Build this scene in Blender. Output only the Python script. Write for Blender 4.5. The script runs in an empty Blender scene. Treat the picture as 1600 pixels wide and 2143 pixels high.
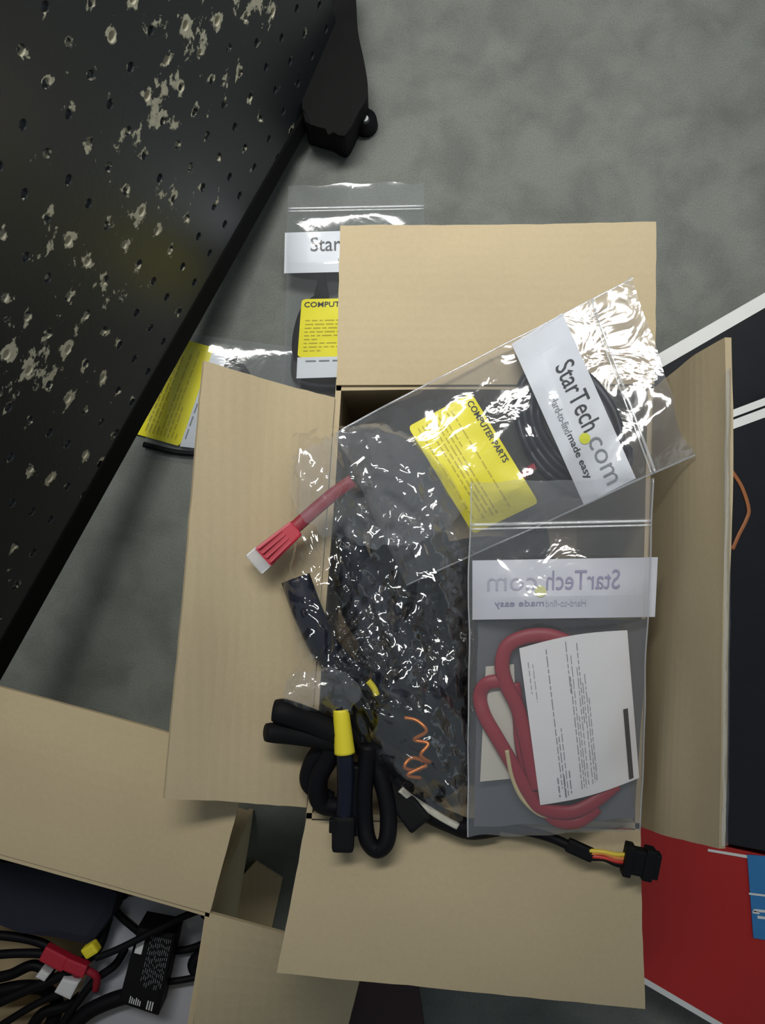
import bpy, bmesh, math, random
from mathutils import Vector, Matrix, noise

# ------------------------------------------------------------------ camera, world, lights
SC = bpy.context.scene
COL = SC.collection
H, F, CX, CY = 0.80, 2000.0, 800.0, 1071.5          # camera height above the floor (m), focal length in px, image centre

cam_d = bpy.data.cameras.new('camera')
cam = bpy.data.objects.new('camera', cam_d); COL.objects.link(cam)
cam.location = (0, 0, H); cam.rotation_euler = (0, 0, 0)
cam_d.sensor_fit = 'VERTICAL'; cam_d.sensor_height = 24.0; cam_d.lens = 24.0 * F / 2143.0
cam_d.clip_start = 0.01
SC.camera = cam

w = bpy.data.worlds.new('world'); SC.world = w; w.use_nodes = True
bg = w.node_tree.nodes['Background']
bg.inputs['Color'].default_value = (0.80, 0.92, 1.0, 1); bg.inputs['Strength'].default_value = 0.19

def area(name, loc, target, sx, sy, watts, col, spread=180):
    d = bpy.data.lights.new(name, 'AREA'); d.shape = 'RECTANGLE'; d.size = sx; d.size_y = sy
    d.energy = watts; d.color = col; d.spread = math.radians(spread)
    o = bpy.data.objects.new(name, d); COL.objects.link(o); o.location = loc
    o.rotation_euler = (Vector(target) - Vector(loc)).to_track_quat('-Z', 'Y').to_euler()
    return o
area('work_lamp', (-0.11, 0.66, 1.42), (-0.03, 0.27, 0.2), 0.95, 0.16, 2.75, (1.0, 0.99, 0.95), 54)   # louvred fluorescent over the floor
area('cool_side_light', (2.6, -0.25, 0.85), (-0.2, 0.1, 0.2), 1.6, 1.8, 4, (0.75, 0.90, 1.0))  # cool light added to bring sheen onto the pegboard, its source unseen

SC.view_settings.view_transform = 'Standard'; SC.view_settings.look = 'None'
SC.view_settings.gamma = 1.0; SC.view_settings.use_curve_mapping = False
SC.view_settings.exposure = 0.0
SC.cycles.transparent_max_bounces = 24

# ------------------------------------------------------------------ helpers
def at(px, py, z=0.0):
    k = (H - z) / F
    return Vector(((px - CX) * k, (CY - py) * k, z))

def lerp(a, b, t): return a + (b - a) * t

def tag(o, label=None, cat=None, group=None, kind=None):
    if label: o['label'] = label
    if cat: o['category'] = cat
    if group: o['group'] = group
    if kind: o['kind'] = kind
    return o

def empty(name, loc=(0, 0, 0)):
    o = bpy.data.objects.new(name, None); COL.objects.link(o); o.location = loc
    o.empty_display_size = 0.02
    return o

def link(name, me, m, parent=None, smooth=False):
    o = bpy.data.objects.new(name, me); COL.objects.link(o)
    if m is not None: me.materials.clear(); me.materials.append(m)
    if smooth:
        for p in me.polygons: p.use_smooth = True
    if parent is not None:
        o.parent = parent
        o.matrix_parent_inverse = Matrix.Translation(-parent.location)   # all coordinates are world coordinates
    return o

def from_bm(name, bm, m, parent=None, smooth=False):
    bmesh.ops.recalc_face_normals(bm, faces=bm.faces)
    me = bpy.data.meshes.new(name); bm.to_mesh(me); bm.free()
    return link(name, me, m, parent, smooth)

def from_py(name, v, f, m, parent=None, smooth=False):
    me = bpy.data.meshes.new(name); me.from_pydata([tuple(p) for p in v], [], f); me.update()
    return link(name, me, m, parent, smooth)

def catmull(pts, n=8, closed=False):
    pts = [Vector(p) for p in pts]; out = []
    N = len(pts); last = N if closed else N - 1
    for i in range(last):
        if closed: p0, p1, p2, p3 = (pts[(i + k - 1) % N] for k in range(4))
        else: p0, p1, p2, p3 = pts[max(i - 1, 0)], pts[i], pts[i + 1], pts[min(i + 2, N - 1)]
        for j in range(n):
            t = j / n
            out.append(0.5 * ((2 * p1) + (p2 - p0) * t + (2 * p0 - 5 * p1 + 4 * p2 - p3) * t * t + (3 * p1 - p0 - 3 * p2 + p3) * t ** 3))
    if not closed: out.append(pts[-1])
    return out

def tube_into(bm, pts, r, seg=10, n=8, closed=False, flat=1.0, up=Vector((0, 0, 1))):
    """sweep an ellipse (r wide, r*flat tall) along a smooth path"""
    P = catmull(pts, n, closed); N = len(P); rings = []
    for i, p in enumerate(P):
        if closed: t = P[(i + 1) % N] - P[i - 1]
        else: t = P[min(i + 1, N - 1)] - P[max(i - 1, 0)]
        t.normalize()
        s = t.cross(up)
        if s.length < 1e-4: s = t.cross(Vector((1, 0, 0)))
        s.normalize(); u = s.cross(t)
        rr = r(i / max(N - 1, 1)) if callable(r) else r
        rings.append([bm.verts.new(p + s * (rr * math.cos(a)) + u * (rr * flat * math.sin(a))) for a in (2 * math.pi * k / seg for k in range(seg))])
    for i in range(N if closed else N - 1):
        A, B = rings[i], rings[(i + 1) % N]
        for k in range(seg): bm.faces.new((A[k], A[(k + 1) % seg], B[(k + 1) % seg], B[k]))
    if not closed:
        bm.faces.new(rings[0][::-1]); bm.faces.new(rings[-1])

def tube(name, pts, r, m, parent=None, seg=10, n=8, closed=False, flat=1.0):
    bm = bmesh.new(); tube_into(bm, pts, r, seg, n, closed, flat)
    return from_bm(name, bm, m, parent, True)

def prism(name, outline, z0, z1, m, parent=None, bevel=0.0, smooth=False):
    """outline: list of (x, y) in metres; vertical extrusion"""
    bm = bmesh.new()
    b = [bm.verts.new((p[0], p[1], z0)) for p in outline]; t = [bm.verts.new((p[0], p[1], z1)) for p in outline]
    n = len(b); bm.faces.new(b[::-1]); top = bm.faces.new(t)
    for i in range(n): bm.faces.new((b[i], b[(i + 1) % n], t[(i + 1) % n], t[i]))
    if bevel: bmesh.ops.bevel(bm, geom=list(top.edges), offset=bevel, segments=2, affect='EDGES', profile=0.6)
    return from_bm(name, bm, m, parent, smooth)

def hexa(name, c, m, parent=None, bevel=0.0, seg=2):
    """box from 8 corners: 4 bottom then 4 top"""
    bm = bmesh.new(); v = [bm.verts.new(p) for p in c]
    for f in ((3, 2, 1, 0), (4, 5, 6, 7), (0, 1, 5, 4), (1, 2, 6, 5), (2, 3, 7, 6), (3, 0, 4, 7)): bm.faces.new([v[i] for i in f])
    if bevel: bmesh.ops.bevel(bm, geom=list(bm.edges), offset=bevel, segments=seg, affect='EDGES', profile=0.6)
    return from_bm(name, bm, m, parent)

def obox(name, p0, p1, wd, th, m, parent=None, bevel=0.001, up=Vector((0, 0, 1)), taper=1.0):
    """box running from p0 to p1, wd wide, th tall; taper scales the far end"""
    p0, p1 = Vector(p0), Vector(p1); t = (p1 - p0).normalized(); s = t.cross(up).normalized(); u = s.cross(t)
    c = []
    for zz in (-1, 1):
        for (p, sg, k) in ((p0, -1, 1), (p0, 1, 1), (p1, 1, taper), (p1, -1, taper)):
            c.append(p + s * sg * wd / 2 * k + u * zz * th / 2)
    return hexa(name, c, m, parent, bevel)

def sheet(name, P00, P10, P11, P01, th, m, parent=None, nu=14, nv=10, warp=0.0, seed=0, bend=0.0, fray=0.0):
    """a board: grid over a bilinear patch with thickness th on its underside"""
    P00, P10, P11, P01 = map(Vector, (P00, P10, P11, P01))
    nrm = (P10 - P00).cross(P01 - P00).normalized()
    top, bot = [], []
    for j in range(nv + 1):
        for i in range(nu + 1):
            u, v = i / nu, j / nv
            p = lerp(lerp(P00, P10, u), lerp(P01, P11, u), v)
            k = noise.noise(Vector((u * 2.3 + seed, v * 2.1, seed * 1.7))) * warp * math.sin(math.pi * min(v + 0.15, 1) / 2)
            k += bend * math.sin(math.pi * v)
            q = p + nrm * k
            if fray and (j == nv or i in (0, nu)):
                jit = noise.noise(Vector((u * 40 + seed, v * 40, 3.1))) * fray
                q += (P01 - P00).normalized() * jit if j == nv else (P10 - P00).normalized() * jit
            top.append(q); bot.append(q - nrm * th)
    V = top + bot; n = len(top); W = nu + 1; Fc = []
    for j in range(nv):
        for i in range(nu):
            a = j * W + i
            Fc.append((a, a + 1, a + W + 1, a + W)); Fc.append((n + a, n + a + W, n + a + W + 1, n + a + 1))
    for i in range(nu):
        Fc.append((i + 1, i, n + i, n + i + 1)); a = nv * W + i; Fc.append((a, a + 1, n + a + 1, n + a))
    for j in range(nv):
        a = j * W; Fc.append((a, a + W, n + a + W, n + a)); a = j * W + nu; Fc.append((a + W, a, n + a, n + a + W))
    return from_py(name, V, Fc, m, parent)

# ------------------------------------------------------------------ materials
def new_mat(name):
    m = bpy.data.materials.new(name); m.use_nodes = True
    nt = m.node_tree; nt.nodes.clear()
    out = nt.nodes.new('ShaderNodeOutputMaterial')
    return m, nt, out

def N(nt, t, **kw):
    n = nt.nodes.new(t)
    for k, v in kw.items():
        if k.startswith('i_'): n.inputs[k[2:]].default_value = v
        else: setattr(n, k, v)
    return n

def plain(name, col, rough=0.5, var=0.06, nscale=60, bump=0.0, bscale=300, spec=0.5, metal=0.0):
    m, nt, out = new_mat(name); L = nt.links.new
    b = N(nt, 'ShaderNodeBsdfPrincipled'); b.inputs['Roughness'].default_value = rough
    b.inputs['Specular IOR Level'].default_value = spec; b.inputs['Metallic'].default_value = metal
    tc = N(nt, 'ShaderNodeTexCoord')
    nz = N(nt, 'ShaderNodeTexNoise'); nz.inputs['Scale'].default_value = nscale; nz.inputs['Detail'].default_value = 4
    L(tc.outputs['Object'], nz.inputs['Vector'])
    mx = N(nt, 'ShaderNodeMix', data_type='RGBA')
    mx.inputs['A'].default_value = (*[c * (1 - var) for c in col], 1); mx.inputs['B'].default_value = (*[min(1, c * (1 + var)) for c in col], 1)
    L(nz.outputs['Fac'], mx.inputs['Factor']); L(mx.outputs['Result'], b.inputs['Base Color'])
    if bump:
        n2 = N(nt, 'ShaderNodeTexNoise'); n2.inputs['Scale'].default_value = bscale; n2.inputs['Detail'].default_value = 3
        L(tc.outputs['Object'], n2.inputs['Vector'])
        bp = N(nt, 'ShaderNodeBump'); bp.inputs['Strength'].default_value = bump; bp.inputs['Distance'].default_value = 0.001
        L(n2.outputs['Fac'], bp.inputs['Height']); L(bp.outputs['Normal'], b.inputs['Normal'])
    L(b.outputs['BSDF'], out.inputs['Surface'])
    return m

def concrete():
    m, nt, out = new_mat('concrete'); L = nt.links.new
    b = N(nt, 'ShaderNodeBsdfPrincipled'); b.inputs['Roughness'].default_value = 0.75; b.inputs['Specular IOR Level'].default_value = 0.3
    tc = N(nt, 'ShaderNodeTexCoord')
    def nz(s, d, dist=0.0):
        n = N(nt, 'ShaderNodeTexNoise'); n.inputs['Scale'].default_value = s; n.inputs['Detail'].default_value = d; n.inputs['Distortion'].default_value = dist
        L(tc.outputs['Object'], n.inputs['Vector']); return n
    big, mid, fine = nz(7, 5, 0.6), nz(26, 6, 0.3), nz(700, 2)
    r1 = N(nt, 'ShaderNodeValToRGB'); r1.color_ramp.elements[0].position = 0.30; r1.color_ramp.elements[0].color = (0.142, 0.151, 0.135, 1)
    r1.color_ramp.elements[1].position = 0.70; r1.color_ramp.elements[1].color = (0.184, 0.195, 0.175, 1)
    L(big.outputs['Fac'], r1.inputs['Fac'])
    r2 = N(nt, 'ShaderNodeValToRGB'); r2.color_ramp.elements[0].position = 0.34; r2.color_ramp.elements[0].color = (0.80, 0.80, 0.80, 1)
    r2.color_ramp.elements[1].position = 0.58; r2.color_ramp.elements[1].color = (1.05, 1.05, 1.05, 1)
    L(mid.outputs['Fac'], r2.inputs['Fac'])
    r3 = N(nt, 'ShaderNodeValToRGB'); r3.color_ramp.elements[0].position = 0.3; r3.color_ramp.elements[0].color = (0.86, 0.86, 0.86, 1)
    r3.color_ramp.elements[1].position = 0.7; r3.color_ramp.elements[1].color = (1.1, 1.1, 1.1, 1)
    L(fine.outputs['Fac'], r3.inputs['Fac'])
    m1 = N(nt, 'ShaderNodeMix', data_type='RGBA', blend_type='MULTIPLY'); m1.inputs['Factor'].default_value = 1
    m2 = N(nt, 'ShaderNodeMix', data_type='RGBA', blend_type='MULTIPLY'); m2.inputs['Factor'].default_value = 1
    L(r1.outputs['Color'], m1.inputs['A']); L(r2.outputs['Color'], m1.inputs['B'])
    L(m1.outputs['Result'], m2.inputs['A']); L(r3.outputs['Color'], m2.inputs['B'])
    L(m2.outputs['Result'], b.inputs['Base Color'])
    bp = N(nt, 'ShaderNodeBump'); bp.inputs['Strength'].default_value = 0.25; bp.inputs['Distance'].default_value = 0.001
    L(mid.outputs['Fac'], bp.inputs['Height']); L(bp.outputs['Normal'], b.inputs['Normal'])
    L(b.outputs['BSDF'], out.inputs['Surface'])
    return m

def cardboard(name, col, axis='X'):
    m, nt, out = new_mat(name); L = nt.links.new
    b = N(nt, 'ShaderNodeBsdfPrincipled'); b.inputs['Roughness'].default_value = 0.8; b.inputs['Specular IOR Level'].default_value = 0.2
    tc = N(nt, 'ShaderNodeTexCoord')
    n1 = N(nt, 'ShaderNodeTexNoise'); n1.inputs['Scale'].default_value = 14; n1.inputs['Detail'].default_value = 5
    n2 = N(nt, 'ShaderNodeTexNoise'); n2.inputs['Scale'].default_value = 420; n2.inputs['Detail'].default_value = 3
    wv = N(nt, 'ShaderNodeTexWave', wave_type='BANDS', bands_direction=axis); wv.inputs['Scale'].default_value = 48; wv.inputs['Distortion'].default_value = 0.6
    for n in (n1, n2, wv): L(tc.outputs['Object'], n.inputs['Vector'])
    a1 = N(nt, 'ShaderNodeMath', operation='MULTIPLY_ADD'); a1.inputs[1].default_value = 0.55; L(n1.outputs['Fac'], a1.inputs[0])
    a2 = N(nt, 'ShaderNodeMath', operation='MULTIPLY'); a2.inputs[1].default_value = 0.45; L(n2.outputs['Fac'], a2.inputs[0]); L(a2.outputs[0], a1.inputs[2])
    mx = N(nt, 'ShaderNodeMix', data_type='RGBA')
    mx.inputs['A'].default_value = (*[c * 0.86 for c in col], 1); mx.inputs['B'].default_value = (*[c * 1.14 for c in col], 1)
    L(a1.outputs[0], mx.inputs['Factor']); L(mx.outputs['Result'], b.inputs['Base Color'])
    bp = N(nt, 'ShaderNodeBump'); bp.inputs['Strength'].default_value = 0.10; bp.inputs['Distance'].default_value = 0.0006
    L(wv.outputs['Fac'], bp.inputs['Height']); L(bp.outputs['Normal'], b.inputs['Normal'])
    L(b.outputs['BSDF'], out.inputs['Surface'])
    return m

def film(name, tint=(0.93, 0.94, 0.95), haze=0.05, base=0.05, edge=0.35, rough=0.07, wr=0.0, wscale=120, hazecol=(0.8, 0.82, 0.85)):
    """clear plastic: transparent with a glossy coat and a little milky scatter"""
    m, nt, out = new_mat(name); L = nt.links.new
    tr = N(nt, 'ShaderNodeBsdfTransparent'); tr.inputs['Color'].default_value = (*tint, 1)
    gl = N(nt, 'ShaderNodeBsdfGlossy'); gl.inputs['Roughness'].default_value = rough; gl.inputs['Color'].default_value = (1, 1, 1, 1)
    df = N(nt, 'ShaderNodeBsdfDiffuse'); df.inputs['Color'].default_value = (*hazecol, 1)
    lw = N(nt, 'ShaderNodeLayerWeight'); lw.inputs['Blend'].default_value = 0.5          # Schlick curve, the same from both sides of the film
    pw = N(nt, 'ShaderNodeMath', operation='POWER'); pw.inputs[1].default_value = 5.0; L(lw.outputs['Facing'], pw.inputs[0])
    ma = N(nt, 'ShaderNodeMath', operation='MULTIPLY_ADD'); ma.inputs[1].default_value = edge * 0.9; ma.inputs[2].default_value = base + 0.04 * edge
    L(pw.outputs[0], ma.inputs[0])
    s1 = N(nt, 'ShaderNodeMixShader'); s1.inputs['Fac'].default_value = haze
    L(tr.outputs[0], s1.inputs[1]); L(df.outputs[0], s1.inputs[2])
    s2 = N(nt, 'ShaderNodeMixShader'); L(ma.outputs[0], s2.inputs['Fac']); L(s1.outputs[0], s2.inputs[1]); L(gl.outputs[0], s2.inputs[2])
    if wr:
        tc = N(nt, 'ShaderNodeTexCoord'); nz = N(nt, 'ShaderNodeTexNoise'); nz.inputs['Scale'].default_value = wscale; nz.inputs['Detail'].default_value = 3; nz.inputs['Distortion'].default_value = 0.8
        L(tc.outputs['Object'], nz.inputs['Vector'])
        bp = N(nt, 'ShaderNodeBump'); bp.inputs['Strength'].default_value = wr; bp.inputs['Distance'].default_value = 0.003
        L(nz.outputs['Fac'], bp.inputs['Height']); L(bp.outputs['Normal'], gl.inputs['Normal'])
    L(s2.outputs[0], out.inputs['Surface'])
    return m

M_FLOOR = concrete()
M_CARD = cardboard('cardboard', (0.50, 0.407, 0.258), 'X')
M_CARDY = cardboard('cardboard_cross_grain', (0.50, 0.407, 0.258), 'Y')
M_CARD2 = cardboard('cardboard_darker', (0.49, 0.395, 0.245), 'X')
M_BLACK = plain('black_plastic', (0.006, 0.006, 0.007), 0.65, 0.2, spec=0.14)
M_CABLE = plain('black_cable_sheath', (0.005, 0.005, 0.007), 0.55, 0.2, spec=0.14)
M_NAVY = plain('blue_black_sheath', (0.007, 0.009, 0.020), 0.4, 0.2, spec=0.3)
M_RAIL = plain('black_steel', (0.006, 0.006, 0.006), 0.8, 0.2, spec=0.15)
M_STEEL = plain('worn_steel', (0.30, 0.31, 0.32), 0.4, 0.2, metal=0.6)
M_RED = plain('red_cable', (0.30, 0.010, 0.026), 0.5, 0.1)
M_REDC = plain('red_connector', (0.42, 0.015, 0.035), 0.4, 0.1)
M_YEL = plain('yellow_label', (0.92, 0.83, 0.01), 0.5, 0.03)
M_YELT = plain('yellow_tape', (0.78, 0.66, 0.03), 0.45, 0.05)
M_INK = plain('black_print', (0.02, 0.02, 0.025), 0.6, 0.1)
M_INKY = plain('brown_print_on_yellow', (0.55, 0.47, 0.01), 0.6, 0.1)
M_GINK = plain('grey_print', (0.22, 0.24, 0.26), 0.6, 0.1)
M_VINK = plain('pale_violet_print', (0.28, 0.27, 0.40), 0.6, 0.1)
M_VINK2 = plain('paler_grey_print', (0.42, 0.42, 0.50), 0.6, 0.1)
M_DOT = plain('lime_dot', (0.72, 0.75, 0.02), 0.5, 0.05)
M_DOT2 = plain('pale_lime_dot', (0.62, 0.62, 0.25), 0.5, 0.05)
M_WHITE = plain('white_band', (0.74, 0.77, 0.82), 0.45, 0.03)
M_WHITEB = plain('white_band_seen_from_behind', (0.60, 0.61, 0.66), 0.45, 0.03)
M_PAPER = plain('white_paper', (0.84, 0.82, 0.82), 0.7, 0.03)
M_PAPER2 = plain('cream_paper', (0.60, 0.57, 0.48), 0.7, 0.03)
M_BEIGE = plain('beige_wire', (0.62, 0.52, 0.28), 0.5, 0.05)
M_ORANGE = plain('copper_orange', (0.75, 0.22, 0.03), 0.25, 0.1, metal=0.5)
M_GLOSSBLACK = plain('glossy_black_print', (0.006, 0.006, 0.009), 0.30, 0.3)
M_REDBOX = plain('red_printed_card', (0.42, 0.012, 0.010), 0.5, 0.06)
M_BLUE = plain('blue_print', (0.03, 0.19, 0.45), 0.45, 0.1)
M_TRIM = plain('white_card_edge', (0.72, 0.72, 0.70), 0.6, 0.05)
M_GREY = plain('grey_plastic', (0.42, 0.43, 0.48), 0.5, 0.06)
M_OPRINT = plain('orange_print', (0.30, 0.10, 0.03), 0.5, 0.1)
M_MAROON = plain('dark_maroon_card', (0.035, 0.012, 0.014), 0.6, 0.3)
M_CONN = plain('white_nylon', (0.66, 0.67, 0.68), 0.4, 0.05)
M_FILM = film('clear_bag_film', tint=(0.97, 0.97, 0.98), haze=0.05, base=0.05, edge=0.8, rough=0.09, wr=0.5, wscale=45)
M_FILMD = film('thin_clear_film', haze=0.04, base=0.015, edge=0.5, rough=0.10, wr=0.12, wscale=60)
M_CRINK = film('crinkled_clear_film', haze=0.004, base=0.055, edge=1.0, rough=0.08, tint=(0.975, 0.975, 0.98))
M_CRINK2 = film('bunched_clear_film', haze=0.075, base=0.07, edge=0.9, rough=0.09, tint=(0.97, 0.97, 0.98))
M_ZIP = film('zip_ridge', haze=0.30, base=0.08, edge=0.7, rough=0.15)
M_TAPE = film('clear_tape', haze=0.12, base=0.08, edge=0.8, rough=0.08, wr=0.2, wscale=60)
M_CLEAR = film('clear_plastic_tip', haze=0.35, base=0.08, edge=0.7, rough=0.15)

# ------------------------------------------------------------------ the floor
v = [(-2.5, -2.5, 0), (2.5, -2.5, 0), (2.5, 2.5, 0), (-2.5, 2.5, 0), (-2.5, -2.5, -0.05), (2.5, -2.5, -0.05), (2.5, 2.5, -0.05), (-2.5, 2.5, -0.05)]
fl = from_py('floor', v, [(0, 1, 2, 3), (7, 6, 5, 4), (0, 4, 5, 1), (1, 5, 6, 2), (2, 6, 7, 3), (3, 7, 4, 0)], M_FLOOR)
tag(fl, 'grey stained concrete floor', None, None, 'structure')

# ------------------------------------------------------------------ the pegboard
PITCH = 0.0254
PO = Vector((-0.1769, 0.2263, H - 0.46797))                       # centre of one hole
PN = Vector((0.89539, -0.38660, 0.22092)); PX = Vector((0.42108, 0.89649, -0.13782)); PY = PN.cross(PX)
PM = Matrix((PX, PY, PN)).transposed()

def peg_mat():
    m, nt, out = new_mat('black_painted_hardboard'); L = nt.links.new
    b = N(nt, 'ShaderNodeBsdfPrincipled'); b.inputs['Specular IOR Level'].default_value = 1.0
    tc = N(nt, 'ShaderNodeTexCoord'); sp = N(nt, 'ShaderNodeSeparateXYZ'); L(tc.outputs['Object'], sp.inputs[0])
    def math_(op, a, b_=None, c=None):
        n = N(nt, 'ShaderNodeMath', operation=op)
        for i, x in enumerate((a, b_, c)):
            if x is None: continue
            if isinstance(x, (int, float)): n.inputs[i].default_value = x
            else: L(x, n.inputs[i])
        return n.outputs[0]
    def cell(o):                                                   # distance to the nearest hole row
        return math_('ABSOLUTE', math_('SUBTRACT', math_('FRACT', math_('ADD', math_('DIVIDE', o, PITCH), 0.5)), 0.5))
    dx, dy = cell(sp.outputs['X']), cell(sp.outputs['Y'])
    dist = math_('SQRT', math_('ADD', math_('MULTIPLY', dx, dx), math_('MULTIPLY', dy, dy)))      # in pitches
    near = math_('MAXIMUM', math_('SUBTRACT', 1.0, math_('DIVIDE', dist, 0.33)), 0.0)
    # the worn zone runs as a broad diagonal band over the board
    p0 = Vector((0.10, -0.12)); p1 = Vector((-0.15, -0.13)); d = (p1 - p0).normalized(); pr = Vector((-d.y, d.x))
    off = math_('ABSOLUTE', math_('ADD', math_('MULTIPLY_ADD', sp.outputs['X'], pr.x, math_('MULTIPLY', sp.outputs['Y'], pr.y)), -(p0.dot(pr))))
    zone = math_('MAXIMUM', math_('SUBTRACT', 1.0, math_('DIVIDE', off, 0.14)), 0.0)
    n1 = N(nt, 'ShaderNodeTexNoise'); n1.inputs['Scale'].default_value = 75; n1.inputs['Detail'].default_value = 4; n1.inputs['Roughness'].default_value = 0.65
    n2 = N(nt, 'ShaderNodeTexNoise'); n2.inputs['Scale'].default_value = 22; n2.inputs['Detail'].default_value = 2
    n3 = N(nt, 'ShaderNodeTexNoise'); n3.inputs['Scale'].default_value = 260; n3.inputs['Detail'].default_value = 4
    for n in (n1, n2, n3): L(tc.outputs['Object'], n.inputs['Vector'])
    s = math_('ADD', math_('MULTIPLY', n1.outputs['Fac'], 0.75), math_('MULTIPLY', n2.outputs['Fac'], 0.50))
    s = math_('ADD', s, math_('MULTIPLY', near, 0.20)); s = math_('ADD', s, math_('MULTIPLY', zone, 0.12))
    s = math_('ADD', s, math_('MULTIPLY', n3.outputs['Fac'], 0.16))
    chip = N(nt, 'ShaderNodeMapRange'); chip.inputs['From Min'].default_value = 0.905; chip.inputs['From Max'].default_value = 0.945
    L(s, chip.inputs['Value'])
    cc = N(nt, 'ShaderNodeMix', data_type='RGBA'); cc.inputs['A'].default_value = (0.46, 0.40, 0.26, 1); cc.inputs['B'].default_value = (0.85, 0.80, 0.60, 1)
    L(n3.outputs['Fac'], cc.inputs['Factor'])
    mx = N(nt, 'ShaderNodeMix', data_type='RGBA'); mx.inputs['A'].default_value = (0.010, 0.012, 0.015, 1)
    L(chip.outputs['Result'], mx.inputs['Factor']); L(cc.outputs['Result'], mx.inputs['B']); L(mx.outputs['Result'], b.inputs['Base Color'])
    rr = math_('MULTIPLY_ADD', chip.outputs['Result'], 0.35, 0.42); L(rr, b.inputs['Roughness'])
    bp = N(nt, 'ShaderNodeBump'); bp.inputs['Strength'].default_value = 0.12; bp.inputs['Distance'].default_value = 0.001
    L(n3.outputs['Fac'], bp.inputs['Height']); L(bp.outputs['Normal'], b.inputs['Normal'])
    L(b.outputs['BSDF'], out.inputs['Surface'])
    return m

def peg_local(px, py):
    o = at(px, py, 0) - Vector((0, 0, H)); c = Vector((0, 0, H))
    k = (PO - c).dot(PN) / o.dot(PN); p = c + o * k - PO
    return Vector((p.dot(PX), p.dot(PY), 0))

peg = empty('pegboard', (-0.06, 0.33, 0.0))
tag(peg, 'black painted pegboard with chipped paint, leaning over the concrete floor', 'pegboard')
bm = bmesh.new(); K = 12; R = 0.0027; T = 0.005
sq = []
for k in range(K):
    a = 2 * math.pi * k / K + math.pi / 4; c, s = math.cos(a), math.sin(a); q = max(abs(c), abs(s)); sq.append((c / q * PITCH / 2, s / q * PITCH / 2))
for i in range(-13, 13):
    for j in range(-13, 3):
        x, y = i * PITCH, j * PITCH
        S = [bm.verts.new((x + a, y + b_, 0)) for a, b_ in sq]
        C1 = [bm.verts.new((x + (R + 0.0006) * math.cos(2 * math.pi * k / K + math.pi / 4), y + (R + 0.0006) * math.sin(2 * math.pi * k / K + math.pi / 4), 0)) for k in range(K)]
        C2 = [bm.verts.new((x + R * math.cos(2 * math.pi * k / K + math.pi / 4), y + R * math.sin(2 * math.pi * k / K + math.pi / 4), -0.0006)) for k in range(K)]
        C3 = [bm.verts.new((p.co.x, p.co.y, -T)) for p in C2]
        S2 = [bm.verts.new((p.co.x, p.co.y, -T)) for p in S]
        for A, B in ((S, C1), (C1, C2), (C2, C3), (C3, S2)):
            for k in range(K): bm.faces.new((A[k], A[(k + 1) % K], B[(k + 1) % K], B[k]))
bmesh.ops.remove_doubles(bm, verts=bm.verts, dist=1e-5)
ea, eb = peg_local(650, 205), peg_local(0, 1340)
ed = (eb - ea).normalized(); en = Vector((-ed.y, ed.x, 0))
if en.y > 0: en = -en                                             # outward = down the board
bmesh.ops.bisect_plane(bm, geom=bm.verts[:] + bm.edges[:] + bm.faces[:], plane_co=ea, plane_no=en, clear_outer=True)
er = peg_local(712, 96)
bmesh.ops.bisect_plane(bm, geom=bm.verts[:] + bm.edges[:] + bm.faces[:], plane_co=er, plane_no=-ed, clear_outer=True)
me = bpy.data.meshes.new('board'); bm.normal_update(); bm.to_mesh(me); bm.free()
board = bpy.data.objects.new('board', me); COL.objects.link(board); me.materials.append(peg_mat())
board.parent = peg; board.matrix_parent_inverse = Matrix.Translation(-peg.location)
board.matrix_basis = Matrix.Translation(PO) @ PM.to_4x4()
def pegw(l, dn=0.0, dz=0.0): return PO + PX * l.x + PY * l.y + PN * dz + (PX * en.x + PY * en.y) * dn
# rail along the lower edge, its black also standing in for the board's shadow
r0, r1 = ea - ed * 0.02, eb + ed * 0.10
c = []
for dz in (-0.028, 0.001):
    c += [pegw(r0, 0.020, dz), pegw(r1, 0.030, dz), pegw(r1, 0.0, dz), pegw(r0, 0.0, dz)]
hexa('rail_shade_band', c, M_RAIL, peg, 0.003)
# corner foot with a lug on the floor
ol = [(636, 150), (672, 40), (700, -60), (738, -60), (748, 60), (760, 120), (769, 175), (766, 208), (748, 238), (722, 285), (690, 272), (655, 262), (634, 245)]
ol = [tuple(p[:2]) for p in catmull([(a, b_, 0) for a, b_ in ol], 4, True)]
foot = prism('corner_foot', [at(a, b_, 0.045)[:2] for a, b_ in ol[::-1]], 0.0, 0.045, M_RAIL, peg, 0.004)
c0 = at(764, 250, 0.012)
bm = bmesh.new()
bmesh.ops.create_cone(bm, cap_ends=True, segments=20, radius1=0.0105, radius2=0.0095, depth=0.012, matrix=Matrix.Translation((c0.x, c0.y, 0.006)))
from_bm('lug', bm, M_BLACK, foot, True)
bm = bmesh.new()
bmesh.ops.create_cone(bm, cap_ends=True, segments=12, radius1=0.004, radius2=0.003, depth=0.003, matrix=Matrix.Translation((c0.x - 0.0005, c0.y, 0.0135)))
from_bm('bolt', bm, M_STEEL, foot)
q = pegw(r1, 0.012, -0.015)
obox('support_leg', (q.x, q.y, 0.0), (q.x, q.y, q.z + 0.01), 0.025, 0.025, M_RAIL, peg, 0.002, up=Vector((1, 0, 0)))

# ------------------------------------------------------------------ cardboard boxes
TH = 0.0035
ZR = 0.208
def wall(name, A, B, zt, over, m, parent, seed):
    A, B = Vector(A), Vector(B); g = (B - A).normalized() * TH * (1.0 if over else 0.0); A, B = A - g, B + g
    return sheet(name, (A.x, A.y, 0.004), (B.x, B.y, 0.004), (B.x, B.y, zt), (A.x, A.y, zt), TH, m, parent, 10, 8, 0.001, seed)

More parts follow.
